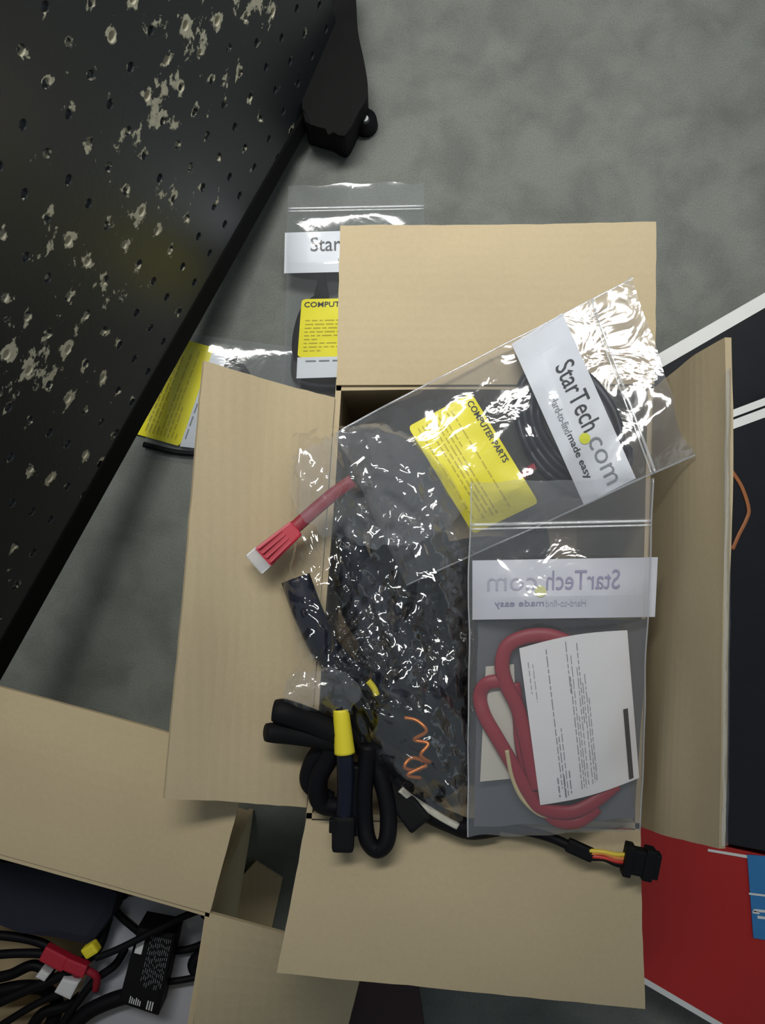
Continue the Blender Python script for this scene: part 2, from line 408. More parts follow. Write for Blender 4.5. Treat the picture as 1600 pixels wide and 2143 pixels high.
box = empty('cardboard_box', at(1010, 1270, ZR).to_2d().to_3d())
tag(box, 'open brown cardboard box packed with bagged cables, its flaps spread wide', 'box')
bTL, bTR, bBR, bBL = at(703, 805, ZR), at(1368, 803, ZR), at(1340, 1735, ZR), at(640, 1712, ZR)
outl = [bTL, bTR, bBR, bBL]
prism('bottom', [p[:2] for p in outl[::-1]], 0.0, 0.004, M_CARD2, box)
for i in range(4): wall('wall', outl[(i + 1) % 4], outl[i], ZR, i % 2, M_CARD, box, i * 3.1)

# flaps: hinge A-B, outer edge given
sheet('flap', at(704, 806, ZR + .002), at(1368, 804, ZR + .002), at(1372, 464, ZR - .002), at(712, 474, ZR - .004), TH, M_CARDY, box, 22, 14, 0.003, 5.0, 0.002, 0.0006)
sheet('flap', at(641, 1690, ZR + .002), at(700, 832, ZR + .002), at(428, 755, 0.252), at(345, 1673, 0.250), TH, M_CARD, box, 22, 14, 0.004, 11.0, -0.003, 0.0006)
sheet('flap', at(1340, 1737, ZR + .002), at(640, 1716, ZR + .002), at(579, 2036, 0.236), at(1350, 2112, 0.252), TH, M_CARDY, box, 22, 14, 0.004, 23.0, -0.002, 0.0006)
rf = sheet('flap', at(1366, 815, ZR + .002), at(1340, 1730, ZR + .002), at(1506, 1776, 0.300), at(1516, 706, 0.305), TH, M_CARD, box, 22, 14, 0.003, 31.0, 0.003, 0.0006)
# clear tape folded over the right flap's outer edge
bm = bmesh.new()
rows = []
for k in range(40):
    t = k / 39; y = lerp(770, 1770, t); x = lerp(1517, 1509, t)
    wob = noise.noise(Vector((t * 14, 2.0, 0))) * 2.2
    rows.append([bm.verts.new(at(x + 1 + wob, y, 0.3085 + 0.001 * noise.noise(Vector((t * 20, 0, 0))))), bm.verts.new(at(x + 11 + wob, y, 0.307 + 0.0012 * noise.noise(Vector((t * 17, 5, 0))))),
                 bm.verts.new(at(x + 15 + wob, y, 0.299)), bm.verts.new(at(x + 6 + wob, y, 0.27))])
for k in range(39):
    for j in range(3): bm.faces.new((rows[k][j], rows[k + 1][j], rows[k + 1][j + 1], rows[k][j + 1]))
tp = from_bm('tape', bm, M_TAPE, rf, True); tp['label'] = 'clear tape along the flap edge'

Z2 = 0.200
box2 = empty('cardboard_box', at(250, 2100, Z2).to_2d().to_3d())
tag(box2, 'open brown cardboard box holding a power adapter and tangled leads, beside the pegboard', 'box')
c2 = at(440, 1908, Z2); dxl = (at(0, 1785, Z2) - c2).normalized(); dyl = (at(405, 2143, Z2) - c2).normalized()
q = [c2, c2 + dxl * 0.24, c2 + dxl * 0.24 + dyl * 0.20, c2 + dyl * 0.20]
prism('bottom', [p[:2] for p in q], 0.0, 0.004, M_CARD2, box2)
for i in range(4): wall('wall', q[i], q[(i + 1) % 4], Z2, i % 2, M_CARD2, box2, 40 + i * 3.1)
up = lambda p, z: Vector((p.x, p.y, z))
po = at(527, 1582, Z2 + .002) - c2; po.z = 0
sheet('flap', up(q[1], Z2 + .002), up(q[0], Z2 + .002), up(q[0] + po, Z2 + .004), up(q[1] + po, Z2 + .004), TH, M_CARD2, box2, 20, 12, 0.003, 51.0, 0.0, 0.0006)
sheet('flap', up(q[0], Z2 + .002), up(q[3], Z2 + .002), up(q[3], 0) + (at(752, 2055, Z2) - at(435, 1935, Z2)) + Vector((0, 0, .0)), at(765, 2000, Z2 - .004), TH, M_CARD2, box2, 20, 12, 0.0, 57.0, 0.0, 0.0006)
sheet('flap', up(q[3], Z2 + .002), up(q[2], Z2 + .002), up(q[2] + dyl * .095, Z2 - .02), up(q[3] + dyl * .095, Z2 - .02), TH, M_CARD2, box2, 10, 8, 0.002, 61.0)
sheet('flap', up(q[2], Z2 + .002), up(q[1], Z2 + .002), up(q[1] + dxl * .095, Z2 - .02), up(q[2] + dxl * .095, Z2 - .02), TH, M_CARD2, box2, 10, 8, 0.002, 67.0)

scrap = prism('cardboard_scrap', [at(a, b_, 0)[:2] for a, b_ in ((470, 1870), (536, 1800), (592, 1835), (558, 1990), (440, 1990))][::-1], 0.0, 0.004, M_CARD2)
tag(scrap, 'brown cardboard scrap on the floor, shaded between two open boxes', 'cardboard')

# ------------------------------------------------------------------ flat packages at the right
def slab(name, pts, z0, z1, m, label, cat='box'):
    e = empty(name, (Vector((sum(at(a, b_, z1).x for a, b_ in pts) / len(pts), sum(at(a, b_, z1).y for a, b_ in pts) / len(pts), z0))))
    tag(e, label, cat)
    prism('body', [at(a, b_, z1)[:2] for a, b_ in pts[::-1]], z0, z1, m, e, 0.0008)
    return e
def strip(name, a, b_, c, d, z, m, parent, th=0.0008):
    return prism(name, [at(*p, z)[:2] for p in (d, c, b_, a)], z, z + th, m, parent)

s1 = slab('black_package', [(1360, 778), (1720, 560), (1960, 900), (1580, 1150)], 0.0, 0.030, M_GLOSSBLACK, 'glossy black flat package with a single white edge strip, lying on the concrete')
strip('white_edge', (1352, 755), (1715, 546), (1728, 570), (1365, 780), 0.030, M_TRIM, s1)
s2 = slab('black_package', [(1420, 935), (1720, 826), (1960, 1850), (1446, 1752)], 0.030, 0.052, M_GLOSSBLACK, 'large glossy black package printed with an orange outline, behind the upright cardboard flap')
strip('white_edge', (1412, 903), (1712, 790), (1716, 805), (1416, 917), 0.052, M_TRIM, s2)
strip('white_edge', (1417, 922), (1717, 810), (1722, 829), (1423, 938), 0.052, M_TRIM, s2)
pr = [at(a, b_, 0.0526) for a, b_ in ((1530, 985), (1552, 1020), (1566, 1065), (1560, 1090), (1545, 1120), (1532, 1150))]
tube('printed_outline', pr, 0.0016, M_OPRINT, s2, 8, 6, False, 0.3)
s3 = slab('red_package', [(1290, 1720), (1700, 1812), (1760, 2300), (1330, 2042)], 0.0, 0.045, M_REDBOX, 'red printed package with a blue panel and white edges, under the box corner')
strip('white_edge', (1328, 2034), (1600, 2194), (1598, 2206), (1326, 2046), 0.045, M_TRIM, s3)
strip('white_edge', (1480, 1776), (1566, 1790), (1566, 1796), (1480, 1781), 0.045, M_TRIM, s3)
strip('blue_panel', (1562, 1788), (1720, 1800), (1740, 1990), (1575, 1962), 0.0455, M_BLUE, s3)
strip('panel_line', (1566, 1868), (1700, 1884), (1700, 1888), (1566, 1872), 0.0464, M_TRIM, s3, 0.0003)
for k, (x, y, wd) in enumerate(((1574, 1905, 14), (1584, 1916, 20), (1576, 1902, 30))):
    strip('panel_mark', (x, y), (x + wd, y + 3), (x + wd, y + 8), (x, y + 6), 0.0464, M_TRIM, s3, 0.0003)
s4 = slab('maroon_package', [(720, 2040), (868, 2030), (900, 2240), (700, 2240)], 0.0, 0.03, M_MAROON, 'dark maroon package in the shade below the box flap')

# ------------------------------------------------------------------ bags
def inv_bilin(quad, px, py):
    u = v_ = 0.5
    for _ in range(12):
        a, b_, c, d = quad
        x = (a[0] * (1 - u) + b_[0] * u) * (1 - v_) + (d[0] * (1 - u) + c[0] * u) * v_
        y = (a[1] * (1 - u) + b_[1] * u) * (1 - v_) + (d[1] * (1 - u) + c[1] * u) * v_
        xu = (b_[0] - a[0]) * (1 - v_) + (c[0] - d[0]) * v_; xv = (d[0] - a[0]) * (1 - u) + (c[0] - b_[0]) * u
        yu = (b_[1] - a[1]) * (1 - v_) + (c[1] - d[1]) * v_; yv = (d[1] - a[1]) * (1 - u) + (c[1] - b_[1]) * u
        det = xu * yv - xv * yu
        u += ((px - x) * yv - (py - y) * xv) / det; v_ += ((py - y) * xu - (px - x) * yu) / det
    return u, v_

class Bag:
    """flat zip bag: px quad (zip-left, zip-right, bottom-right, bottom-left), z at the corners, pillow bulge and creases"""
    def __init__(s, name, quad, zs, bulge, crease, seed, mat, label, nu=44, nv=70, tip=0.0, edgew=3.0, cfreq=1.0):
        s.q, s.zs, s.bulge, s.crease, s.seed, s.cf, s.edgew, s.tip = quad, zs, bulge, crease, seed, cfreq, edgew, tip
        s.e = empty(name, s.pt(0.5, 0.5, -0.0)); tag(s.e, label, 'bag')
        for layer in (0, 1):
            V, Fc = [], []
            for j in range(nv + 1):
                for i in range(nu + 1):
                    u, v_ = i / nu, j / nv
                    V.append(s.pt(u, v_) if layer == 0 else s.low(u, v_))
            for j in range(nv):
                for i in range(nu):
                    a = j * (nu + 1) + i; f = (a, a + nu + 1, a + nu + 2, a + 1); Fc.append(f if layer == 0 else f[::-1])
            from_py('front_film' if layer == 0 else 'back_film', V, Fc, mat, s.e, True)
    def px(s, u, v_):
        a, b_, c, d = s.q
        ex = noise.noise(Vector((v_ * 6 + s.seed, 0.3, u))) * s.edgew * (1 if (u < 0.02 or u > 0.98) else 0)
        ey = noise.noise(Vector((u * 6 + s.seed, 7.3, v_))) * s.edgew * 1.6 * (1 if (v_ < 0.01 or v_ > 0.99) else 0)
        return ((a[0] * (1 - u) + b_[0] * u) * (1 - v_) + (d[0] * (1 - u) + c[0] * u) * v_ + ex, (a[1] * (1 - u) + b_[1] * u) * (1 - v_) + (d[1] * (1 - u) + c[1] * u) * v_ + ey)
    def base(s, u, v_):
        z = s.zs; k = max(0.0, (u + (1 - v_) - 1.5) / 0.5); k = s.tip * k * k
        return k + (z[0] * (1 - u) + z[1] * u) * (1 - v_) + (z[3] * (1 - u) + z[2] * u) * v_
    def z(s, u, v_):
        uu, vv = min(max(u, 0), 1), min(max(v_, 0), 1)
        lid = min(max((vv - 0.13) / 0.2, 0), 1)
        b = s.bulge * (math.sin(math.pi * uu) ** 0.6) * (math.sin(math.pi * vv) ** 0.5) * (0.15 + 0.85 * lid)
        p = Vector((uu * 2.2 * s.cf + s.seed, vv * 4.0 * s.cf, s.seed))
        cr = (noise.noise(p) + 0.5 * noise.noise(p * 2.3)) * s.crease
        cr += s.crease * 0.7 * (0.5 - abs(noise.noise(Vector((uu * 3 + vv * 2, vv * 5 - uu * 2, s.seed + 4)))))
        return s.base(u, v_) + b + max(cr, -b * 0.6) + 0.001
    def pt(s, u, v_, dz=0.0):
        x, y = s.px(u, v_); return at(x, y, s.z(u, v_) + dz)
    def low(s, u, v_):
        x, y = s.px(u, v_); return at(x, y, s.base(u, v_))
    def on(s, x, y, dz=-0.0006):
        u, v_ = inv_bilin(s.q, x, y); return at(x, y, s.z(u, v_) + dz)
    def patch(s, name, quad, m, dz=-0.0011, nu=40, nv=24, parent=None, rnd=0.0, th=0.0003):
        """a printed or stuck panel following the film; quad in px"""
        V, Fc = [], []
        a, b_, c, d = quad
        for j in range(nv + 1):
            for i in range(nu + 1):
                u, v_ = i / nu, j / nv
                if rnd:                                            # rounded corners
                    for (cu, cv) in ((0, 0), (1, 0), (0, 1), (1, 1)):
                        du, dv = abs(u - cu), abs(v_ - cv)
                        if du < rnd and dv < rnd:
                            k = rnd - math.hypot(rnd - du, rnd - dv)
                            if k < 0:
                                sc = rnd / math.hypot(rnd - du, rnd - dv)
                                u = abs(cu - (rnd - (rnd - du) * sc)); v_ = abs(cv - (rnd - (rnd - dv) * sc))
                x = (a[0] * (1 - u) + b_[0] * u) * (1 - v_) + (d[0] * (1 - u) + c[0] * u) * v_
                y = (a[1] * (1 - u) + b_[1] * u) * (1 - v_) + (d[1] * (1 - u) + c[1] * u) * v_
                V.append(s.on(x, y, dz))
        n = len(V); V += [p - Vector((0, 0, th)) for p in V]; Wd = nu + 1
        for j in range(nv):
            for i in range(nu):
                k = j * Wd + i; Fc.append((k, k + Wd, k + Wd + 1, k + 1)); Fc.append((n + k, n + k + 1, n + k + Wd + 1, n + k + Wd))
        for i in range(nu):
            Fc.append((i, i + 1, n + i + 1, n + i)); k = nv * Wd + i; Fc.append((k + 1, k, n + k, n + k + 1))
        for j in range(nv):
            k = j * Wd; Fc.append((k + Wd, k, n + k, n + k + Wd)); k += nu; Fc.append((k, k + Wd, n + k + Wd, n + k))
        return from_py(name, V, Fc, m, parent or s.e)
    def lines(s, name, quad, rows, m, dz=-0.0007, parent=None):
        """print in a px quad frame: rows of (s0, s1, t, height)"""
        a, b_, c, d = quad; V, Fc = [], []
        def P(u, v_):
            return s.on((a[0] * (1 - u) + b_[0] * u) * (1 - v_) + (d[0] * (1 - u) + c[0] * u) * v_, (a[1] * (1 - u) + b_[1] * u) * (1 - v_) + (d[1] * (1 - u) + c[1] * u) * v_, dz)
        for (s0, s1, t, h) in rows:
            n = 6
            for k in range(n):
                u0, u1 = lerp(s0, s1, k / n), lerp(s0, s1, (k + 1) / n); i = len(V)
                V += [P(u0, t), P(u1, t), P(u1, t + h), P(u0, t + h)]; Fc.append((i + 3, i + 2, i + 1, i))
        return from_py(name, V, Fc, m, parent or s.e)
    def text(s, name, body, quad, s0, s1, t0, t1, m, dz=-0.0007, parent=None, mirror=False, bold=0.0, space=1.0):
        """lettering filling the box s0..s1 x t0..t1 of the px quad frame"""
        me = text_mesh(body, bold, space); a, b_, c, d = quad
        xs = [p.co.x for p in me.vertices]; ys = [p.co.y for p in me.vertices]; x0, x1, y0, y1 = min(xs), max(xs), min(ys), max(ys)
        for p in me.vertices:
            fx = (p.co.x - x0) / (x1 - x0); fy = (y1 - p.co.y) / (y1 - y0)
            if mirror: fx = 1 - fx
            u, v_ = lerp(s0, s1, fx), lerp(t0, t1, fy)
            p.co = s.on((a[0] * (1 - u) + b_[0] * u) * (1 - v_) + (d[0] * (1 - u) + c[0] * u) * v_, (a[1] * (1 - u) + b_[1] * u) * (1 - v_) + (d[1] * (1 - u) + c[1] * u) * v_, dz)
        return link(name, me, m, parent or s.e)
    def seams(s, r=0.0006):
        for u in (0.0, 1.0): tube('seam', [s.pt(u, v_ / 40, 0.0) for v_ in range(41)], r, M_ZIP, s.e, 6, 1)
    def zipper(s, v0, m=None):
        for k, dv in enumerate((0.0, 0.012)):
            tube('zip_ridge', [s.pt(u / 16, v0 + dv, 0.0006) for u in range(17)], 0.0009 if k == 0 else 0.0006, m or M_ZIP, s.e, 6, 2)

def text_mesh(body, bold=0.0, space=1.0):
    cu = bpy.data.curves.new('lettering', 'FONT'); cu.body = body; cu.offset = bold; cu.space_character = space; cu.resolution_u = 3
    o = bpy.data.objects.new('lettering', cu); COL.objects.link(o)
    dg = bpy.context.evaluated_depsgraph_get()
    me = bpy.data.meshes.new_from_object(o.evaluated_get(dg))
    bpy.data.objects.remove(o); bpy.data.curves.remove(cu)
    return me

def dot(bag, x, y, rx, m, parent, dz=-0.0006):
    V = [bag.on(x, y, dz)] + [bag.on(x + rx * math.cos(a), y + rx * math.sin(a), dz) for a in (2 * math.pi * k / 20 for k in range(20))]
    return from_py('printed_dot', V, [(0, 1 + (k + 1) % 20, 1 + k) for k in range(20)], m, parent)

def head_print(bag, band, inkA, inkB, dotm, M_band, mirror=False, slogan=True, big=(0.20, 0.62, 0.635, 0.85), rows=(0.22, 0.56, 0.68, 0.84)):
    """white header band with its wordmark; band is the px quad in reading order"""
    b = bag.patch('header_band', band, M_band, -0.0012, 44, 24)
    b['label'] = 'white printed header band'
    f = (lambda a, c: (1 - c, 1 - a)) if mirror else (lambda a, c: (a, c))
    s0, s1 = f(big[0], big[1]); bag.text('lettering', 'StarTech', band, s0, s1, rows[0], rows[1], inkA, parent=b, mirror=mirror, bold=0.004)
    s0, s1 = f(big[2], big[3]); bag.text('lettering', 'com', band, s0, s1, rows[0] + (rows[1] - rows[0]) * 0.34, rows[1], inkB, parent=b, mirror=mirror, bold=-0.004)
    u = (big[1] + big[2]) / 2 + 0.004; u = 1 - u if mirror else u
    a_, b_, c_, d_ = band; t = rows[1] + 0.02
    x = (a_[0] * (1 - u) + b_[0] * u) * (1 - t) + (d_[0] * (1 - u) + c_[0] * u) * t; y = (a_[1] * (1 - u) + b_[1] * u) * (1 - t) + (d_[1] * (1 - u) + c_[1] * u) * t
    dot(bag, x, y, 0.031 * math.hypot(b_[0] - a_[0], b_[1] - a_[1]), dotm, b)
    if slogan:
        s0, s1 = f(0.38, 0.60); bag.text('slogan', 'Hard-to-find', band, s0, s1, rows[2], rows[3], inkB if not mirror else M_VINK2, parent=b, mirror=mirror)
        s0, s1 = f(0.61, 0.88); bag.text('slogan', 'made easy', band, s0, s1, rows[2], rows[3] + 0.02, inkA, parent=b, mirror=mirror, bold=0.008)

def yellow_label(bag, quad, white=None, title=(0.05, 0.62, 0.05, 0.14), seed=1):
    rnd = random.Random(seed)
    l = bag.patch('label', quad, M_YEL, -0.0012, 40, 30, rnd=0.05); l['label'] = 'yellow sticker headed with black capitals'
    bag.text('lettering', 'COMPUTER PARTS', quad, title[0], title[1], title[2], title[3], M_INK, -0.0007, l, bold=0.012)
    rows = []
    for k in range(9):
        t = 0.36 + 0.065 * k; x = 0.05
        while x < 0.9:
            wd = rnd.uniform(0.03, 0.10); rows.append((x, min(x + wd, 0.93), t, 0.016)); x += wd + 0.018
            if rnd.random() < 0.06: break
    bag.lines('printed_lines', quad, rows, M_INKY, -0.0007, l)
    if white:
        wl = bag.patch('address_panel', white, M_WHITE, -0.0012, 30, 14); wl['label'] = 'white lower panel of the sticker'
        bag.lines('printed_lines', white, [(0.08 + 0.13 * k, 0.08 + 0.13 * k + 0.1, 0.15, 0.07) for k in range(5)], M_GINK, -0.0007, wl)
    return l

# bag on the floor, partly under the top flap
D = Bag('zip_bag', [(603, 388), (886, 382), (893, 880), (588, 880)], (0.036, 0.034, 0.001, 0.001), 0.014, 0.0009, 3.0, M_FILMD, 'clear zip bag with yellow sticker, flat on the concrete, half hidden under the top flap')
D.zipper(0.098)
band = [(596, 487), (888, 478), (892, 565), (594, 572)]
head_print(D, band, M_INK, M_GINK, M_DOT, M_WHITE, False, True, (0.185, 0.66, 0.68, 0.90), (0.12, 0.48, 0.66, 0.80))
yellow_label(D, [(631, 626), (840, 622), (838, 743), (622, 748)], [(622, 748), (838, 743), (838, 785), (620, 792)], (0.03, 0.75, 0.05, 0.14), 4)
blk = [D.on(a, b_, 0) - Vector((0, 0, 0.0075)) for a, b_ in ((676, 615), (640, 640), (622, 690), (618, 740), (620, 790), (660, 806), (730, 806), (800, 800), (830, 760), (820, 690), (760, 640), (690, 632))]
t = tube('cable_coil', blk, 0.0040, M_CABLE, None, 10, 8); tag(t, 'black cable coiled in the clear bag on the floor under the top flap', 'cable')
bm = bmesh.new()
obox('plug', D.on(672, 624, -0.0075), D.on(674, 574, -0.0068), 0.0125, 0.006, M_BLACK, t, 0.001, taper=0.35)

E_ = Bag('zip_bag', [(300, 955), (330, 690), (640, 730), (600, 1000)], (0.001, 0.016, 0.010, 0.001), 0.009, 0.0008, 9.0, M_FILMD, 'clear zip bag with yellow sticker, tucked between the pegboard and left flap')
# sticker turned so that its head lies under the pegboard
yellow_label(E_, [(255, 900), (345, 700), (447, 727), (376, 934)], [(376, 934), (447, 727), (478, 738), (408, 938)], (0.05, 0.7, 0.05, 0.16), 6)
t = tube('cable', [at(a, b_, 0.005) for a, b_ in ((300, 930), (360, 945), (410, 950), (470, 952), (530, 900), (525, 800), (486, 746))], 0.0024, M_CABLE); tag(t, 'black cable edging the yellow-stickered bag beside the pegboard', 'cable')

# bag leaning over the top right corner of the box
A_ = Bag('zip_bag', [(1320, 583), (1452, 952), (850, 1225), (700, 905)], (0.224, 0.250, 0.202, 0.212), 0.019, 0.0040, 5.3, M_FILM, 'clear zip bag with bright yellow sticker and black cable, leaning over the right flap', 60, 96, 0.028, 5.0, 1.3)
A_.zipper(0.135); A_.seams()
band = [(1176, 655), (1330, 1001), (1221, 1056), (1070, 720)]
# reading direction runs from the top of the picture down, tops of letters towards the zip
head_print(A_, band, M_INK, M_GINK, M_DOT, M_WHITE, False, True, (0.24, 0.645, 0.69, 0.965), (0.15, 0.50, 0.66, 0.80))
yellow_label(A_, [(986, 822), (1127, 1052), (990, 1118), (853, 893)], None, (0.05, 0.60, 0.04, 0.13), 2)
def coil(name, cx, cy, rx, ry, z, turns, r, m, rot=0.0, seed=0, dz=0.0):
    rnd = random.Random(seed); pts = []
    n = turns * 14
    for k in range(n + 1):
        a = 2 * math.pi * k / 14; w_ = 1 + 0.10 * math.sin(k * 0.9 + seed) - 0.25 * k / n
        x, y = rx * w_ * math.cos(a), ry * w_ * math.sin(a)
        pts.append(at(cx + x * math.cos(rot) - y * math.sin(rot), cy + x * math.sin(rot) + y * math.cos(rot), (z(k / n) if callable(z) else z) + rnd.uniform(-1, 1) * dz))
    return tube(name, pts, r, m, None, 8, 3)
def zA(x, y): u, v_ = inv_bilin(A_.q, x, y); return A_.base(u, v_)
def coil_in(bag, cx, cy, rx, ry, turns, r, m, rot, seed, lift):
    pts = []; n = turns * 14
    for k in range(n + 1):
        a = 2 * math.pi * k / 14; w_ = 1 + 0.07 * math.sin(k * 0.9 + seed) - 0.5 * ((k / n * 3.3) % 1)
        x, y = rx * w_ * math.cos(a), ry * w_ * math.sin(a)
        X, Y = cx + x * math.cos(rot) - y * math.sin(rot), cy + x * math.sin(rot) + y * math.cos(rot)
        u, v_ = inv_bilin(bag.q, X, Y); pts.append(at(X, Y, bag.base(u, v_) + min(lift + 0.003 * (k % 5) / 5, bag.z(u, v_) - bag.base(u, v_) - r - 0.0045)))
    return tube('cable_coil', pts, r, m, None, 8, 3)
t = coil_in(A_, 1195, 893, 146, 112, 13, 0.0024, M_NAVY, 1.15, 2, 0.006)
tag(t, 'black cable coil seen through the leaning zip bag behind its white band', 'cable')
t = tube('red_lead', [A_.on(x, y, -0.006) for x, y in ((1090, 1000), (1105, 985), (1120, 975))], 0.0022, M_RED); tag(t, 'short red lead inside the leaning zip bag', 'cable')

# ------------------------------------------------------------------ crumpled clear bag with black cables
OUT = [(612, 905), (700, 893), (790, 880), (880, 920), (945, 985), (985, 1060), (995, 1200), (1000, 1400), (1000, 1560), (990, 1690), (968, 1738), (900, 1700), (835, 1655), (770, 1600), (725, 1520), (700, 1500), (640, 1490), (580, 1465), (592, 1425), (612, 1400), (604, 1330), (592, 1220), (618, 1140), (600, 1060), (596, 980)]
def inside(x, y):
    c_ = False; n = len(OUT)
    for i in range(n):
        (x1, y1), (x2, y2) = OUT[i], OUT[i - 1]
        if (y1 > y) != (y2 > y) and x < (x2 - x1) * (y - y1) / (y2 - y1) + x1: c_ = not c_
    return c_
def edge_d(x, y):
    best = 1e9; n = len(OUT)
    for i in range(n):
        (x1, y1), (x2, y2) = OUT[i], OUT[i - 1]; dx, dy = x2 - x1, y2 - y1
        t = min(max(((x - x1) * dx + (y - y1) * dy) / (dx * dx + dy * dy), 0), 1)
        best = min(best, math.hypot(x - x1 - t * dx, y - y1 - t * dy))
    return best
def crumple(x, y):
    h = 0.0060 * (1 - 2.2 * abs(noise.noise(Vector(((x + 0.25 * y) / 130.0, (y - 0.3 * x) / 210.0, 1.7)))))
    wx, wy = x + 18 * noise.noise(Vector((x / 70, y / 70, 3))), y + 18 * noise.noise(Vector((x / 70, y / 70, 13)))
    for ang, wid, ln, amp, sd in ((1.2, 34, 150, 0.0030, 2.0), (0.5, 30, 110, 0.0024, 5.0), (2.2, 27, 120, 0.0024, 8.0), (1.6, 20, 80, 0.0012, 11.0), (0.9, 26, 120, 0.0014, 15.0)):
        ca, sa = math.cos(ang), math.sin(ang); a, b = wx * ca + wy * sa, -wx * sa + wy * ca
        h += amp * (1 - 2.6 * abs(noise.noise(Vector((a / ln, b / wid, sd))))) * (1.0 + 0.5 * min(max((y - 1300) / 150, 0), 1))
    return h
def zC(x, y):
    d = min(edge_d(x, y) / 110.0, 1.0)
    return 0.2185 + 0.016 * min(max((720 - x) / 120, 0), 1) + 0.021 * math.sqrt(max(d * (2 - d), 0)) + crumple(x, y) * (0.35 + 0.65 * d)
cb = empty('crumpled_bag', at(800, 1300, 0.21)); tag(cb, 'crumpled clear plastic bag stuffed with black cables, filling the middle of the box', 'bag')
rnd = random.Random(4)
CC = (800.0, 1300.0)
def out_r(a):
    dx, dy = math.cos(a), math.sin(a); best = 0.0
    for i in range(len(OUT)):
        (x1, y1), (x2, y2) = OUT[i], OUT[i - 1]; ex, ey = x2 - x1, y2 - y1; det = dx * ey - dy * ex
        if abs(det) < 1e-9: continue
        fx, fy = x1 - CC[0], y1 - CC[1]; t = (fx * ey - fy * ex) / det; w_ = (fx * dy - fy * dx) / det
        if t > 0 and -1e-6 <= w_ <= 1 + 1e-6: best = max(best, t)
    return best
NA, NR = 190, 52
bm = bmesh.new(); rings = []
for k in range(1, NR + 1):
    ring = []
    for a_ in range(NA):
        a = 2 * math.pi * a_ / NA + (rnd.uniform(-.3, .3) * 2 * math.pi / NA if k < NR else 0); rr = out_r(a) * ((k + (rnd.uniform(-.35, .35) if k < NR else 0)) / NR) + (noise.noise(Vector((a * 6, 0, 2))) * 5 if k == NR else 0)
        x, y = CC[0] + rr * math.cos(a), CC[1] + rr * math.sin(a); ring.append(bm.verts.new(at(x, y, zC(x, y))))
    rings.append(ring)
c_ = bm.verts.new(at(*CC, zC(*CC)))
for a_ in range(NA): bm.faces.new((c_, rings[0][a_], rings[0][(a_ + 1) % NA]))
for k in range(NR - 1):
    for a_ in range(NA):
        b_ = (a_ + 1) % NA; A, B = rings[k], rings[k + 1]
        bm.faces.new((A[a_], B[a_], B[b_])); bm.faces.new((A[a_], B[b_], A[b_]))
from_bm('film', bm, M_CRINK, cb, True)
# the folded-over mouth of the bag: a second loose layer with sharper creases
def layer(name, x0, x1, y0, y1, lift, sc, seed, m=M_CRINK):
    bm = bmesh.new(); g = {}
    n_, m_ = int((x1 - x0) / 9), int((y1 - y0) / 9)
    for j in range(m_ + 1):
        for i in range(n_ + 1):
            x, y = lerp(x0, x1, i / n_) + rnd.uniform(-3, 3), lerp(y0, y1, j / m_) + rnd.uniform(-3, 3)
            u, v_ = (x - (x0 + x1) / 2) / ((x1 - x0) / 2), (y - (y0 + y1) / 2) / ((y1 - y0) / 2)
            if u * u + v_ * v_ > 1.0 + 0.25 * noise.noise(Vector((u * 3, v_ * 3, seed))) or not inside(x, y): continue
            z = zC(x, y) + lift + sc * (1 - 2 * abs(noise.noise(Vector((x / 38 + y / 60, y / 90, seed)))))
            g[i, j] = bm.verts.new(at(x, y, z))
    for j in range(m_):
        for i in range(n_):
            vs = [g[a] for a in ((i, j), (i, j + 1), (i + 1, j + 1), (i + 1, j)) if a in g]
            if len(vs) >= 3: bm.faces.new(vs)
    for v_ in [v_ for v_ in bm.verts if not v_.link_faces]: bm.verts.remove(v_)
    return from_bm(name, bm, m, cb, True)
layer('folded_film', 600, 990, 885, 1150, 0.004, 0.003, 2.0, M_CRINK2)
layer('folded_film', 740, 1010, 1080, 1460, 0.003, 0.004, 8.0)
layer('folded_film', 585, 760, 1395, 1505, 0.003, 0.004, 12.0, M_CRINK2)
layer('folded_film', 760, 1000, 1440, 1740, 0.003, 0.003, 17.0)

tube('seam', [at(x, y, zC(x, y) + .002) for x, y in ((838, 1652), (862, 1672), (890, 1690), (925, 1712), (958, 1730))], 0.0022, M_PAPER2, cb, 8, 4, False, 0.3)
# cables inside the crumpled bag
CP = [
    ([(728, 1085), (738, 1150), (778, 1235), (835, 1330), (880, 1420)], 0.0085, 0.198, M_NAVY),
    ([(618, 1210), (648, 1290), (690, 1370), (760, 1430), (840, 1470)], 0.0090, 0.199, M_NAVY),
    ([(790, 1080), (830, 1160), (870, 1260), (930, 1350), (975, 1420)], 0.0080, 0.197, M_CABLE),
    ([(900, 1090), (930, 1190), (950, 1300), (960, 1420), (940, 1560)], 0.0075, 0.192, M_CABLE),
    ([(722, 1225), (742, 1290), (790, 1360), (850, 1440), (900, 1540)], 0.0070, 0.190, M_CABLE),
    ([(720, 1400), (790, 1470), (860, 1540), (910, 1610), (935, 1655)], 0.0090, 0.200, M_CABLE),
    ([(722, 1180), (734, 1220), (765, 1300), (800, 1400), (790, 1500)], 0.0065, 0.186, M_NAVY),
    ([(960, 1130), (975, 1250), (960, 1350), (900, 1470), (850, 1560)], 0.0070, 0.186, M_NAVY),
    ([(740, 1050), (800, 1060), (860, 1080), (920, 1150), (960, 1260)], 0.0065, 0.190, M_CABLE),
    ([(700, 1430), (740, 1490), (760, 1560), (820, 1600), (870, 1640)], 0.0070, 0.188, M_CABLE),
]
